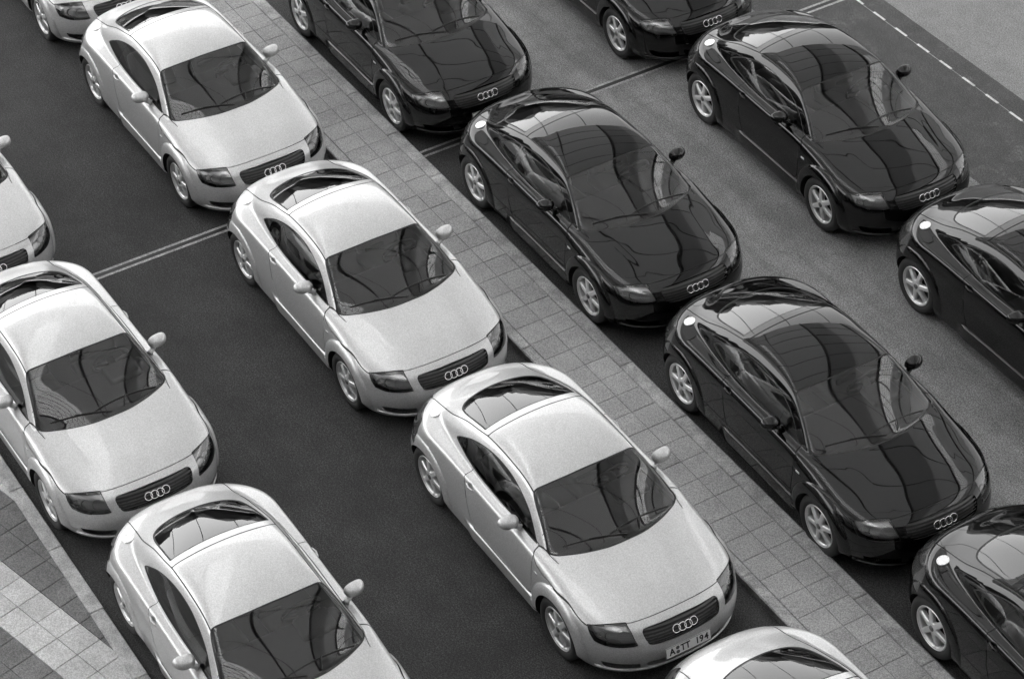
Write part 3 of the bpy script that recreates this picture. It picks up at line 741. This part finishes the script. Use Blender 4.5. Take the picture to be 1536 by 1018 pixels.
# ---------------------------------------------------------------- the high canopy over the yard (it shows mirrored in the paint and glass)
mm = bpy.data.materials.new('canopy_membrane'); mm.use_nodes = True; t = mm.node_tree; t.nodes.remove(t.nodes['Principled BSDF'])
a_ = t.nodes.new('ShaderNodeBsdfTranslucent'); a_.inputs[0].default_value = (.60, .60, .60, 1); b_ = t.nodes.new('ShaderNodeBsdfDiffuse'); b_.inputs[0].default_value = (.5, .5, .5, 1)
x_ = t.nodes.new('ShaderNodeMixShader'); x_.inputs[0].default_value = .4
t.links.new(a_.outputs[0], x_.inputs[1]); t.links.new(b_.outputs[0], x_.inputs[2]); t.links.new(x_.outputs[0], t.nodes['Material Output'].inputs[0])
M['steel'] = mat('canopy_steel', .10, .5, .2)
CZ = 30.0
HX, HY = -.881, .473                                   # the way the rows are looked along
root = tag(bpy.data.objects.new('canopy_roof', None), kind='structure'); COL.objects.link(root)
root.location = (-2, 1, CZ); root.rotation_euler = (0, 0, math.atan2(HY, HX)+math.radians(8))
# local x: towards the open edge (50 m out), local y: across
pm = box_mesh('membrane_panel', (-3.998, -2.998, -.01), (3.998, 2.998, .01)); pm.materials.append(mm)
gm = box_mesh('girder', (-44, -.22, -.9), (48, .22, -.1), .03); gm.materials.append(M['steel'])
pu = box_mesh('purlin', (-.07, -48, -.3), (.07, 48, -.06)); pu.materials.append(M['steel'])
sm_ = box_mesh('rooflight_panel', (-3.998, -2.998, -.01), (3.998, 2.998, .01)); ms = mm.copy(); ms.name = 'rooflight_sheet'
ms.node_tree.nodes['Translucent BSDF'].inputs[0].default_value = (.85, .85, .85, 1); ms.node_tree.nodes['Mix Shader'].inputs[0].default_value = .15; sm_.materials.append(ms)
gr_ = mesh('rooflight_mullions', *joinVF(*([tube([(x_, -3, -.1), (x_, 3, -.1)], .07, 4) for x_ in (-3, -2, -1, 0, 1, 2, 3)]+[tube([(-4, y_, -.12), (4, y_, -.12)], .07, 4) for y_ in (-2, -1, 0, 1, 2)]))); gr_.materials.append(M['steel'])
dk_ = box_mesh('solid_panel', (-3.998, -2.998, -.01), (3.998, 2.998, .01)); md = mm.copy(); md.name = 'dense_roof_panel'; md.node_tree.nodes['Translucent BSDF'].inputs[0].default_value = (.40, .40, .40, 1); dk_.materials.append(md)
def hang(name, me, x, y, z=0):
    o = bpy.data.objects.new(name, me); COL.objects.link(o); o.parent = root; o.location = (x, y, z); return o
for i in range(-5, 6):
    for j in range(-8, 8):
        if j in (-5, 1) and i < 4:                       # clearer strips with a mullion grid
            o = hang('rooflight_panel', sm_, i*8+4, j*6+3); hang('rooflight_mullions', gr_, i*8+4, j*6+3)
        elif j in (-3, 3): hang('solid_panel', dk_, i*8+4, j*6+3)
        else: hang('membrane_panel', pm, i*8+4, j*6+3)
for i in range(-5, 7): hang('purlin', pu, i*8, 0)
for j in (-36, -24, -12, 0, 12, 24, 36): hang('girder', gm, 0, j)
cb = mesh('stay_cable', *tube([(48, 0, -1), (95, 0, -26)], .14, 6)); cb.materials.append(M['steel'])
for j in (-24, -12, 0, 12, 24): hang('stay_cable', cb, 0, j+3)
# dark tree belt beyond the yard
V, F = [], []; rt_ = random.Random(11)
bm = bmesh.new(); bmesh.ops.create_icosphere(bm, subdivisions=2, radius=1); bv = [v.co.copy() for v in bm.verts]; bf = [tuple(v.index for v in f.verts) for f in bm.faces]; bm.free()
for k in range(230):
    an = 2*math.pi*k/230+rt_.uniform(-.02, .02); R = rt_.uniform(82, 104); r = rt_.uniform(4.5, 9.0); n0 = len(V)
    for v in bv: V.append((R*math.cos(an)+r*v.x*(1+rt_.uniform(-.25, .25)), R*math.sin(an)+r*v.y, rt_.uniform(.0, 1.)+r*.75+r*v.z*(1+rt_.uniform(-.25, .25))))
    F += [tuple(i+n0 for i in f) for f in bf]
tag(link('tree_belt', mesh('tree_belt', V, F), mat('far_foliage', .05, .9)), kind='stuff')

# the building the picture is taken from: a long facade behind the viewpoint
fb = bpy.data.objects.new('terminal_building', None); COL.objects.link(fb); tag(fb, kind='structure')
fb.location = (-HX*19.2, -HY*19.2, 0); fb.rotation_euler = (0, 0, math.atan2(HY, HX))
o = link('wall', box_mesh('wall', (-14, -60, -.02), (-.25, 60, 27)), mat('facade_panel', .16, .6), fb)
wm = box_mesh('window_band', (-.26, -2.7, 0), (-.16, 2.7, 2.0)); wm.materials.append(mat('facade_glass', .02, .08, 0, 1))
for f_ in range(6):
    for c2 in range(-10, 10):
        o = bpy.data.objects.new('window_band', wm); COL.objects.link(o); o.parent = fb; o.location = (0, c2*6+3, 1.2+f_*4.2)
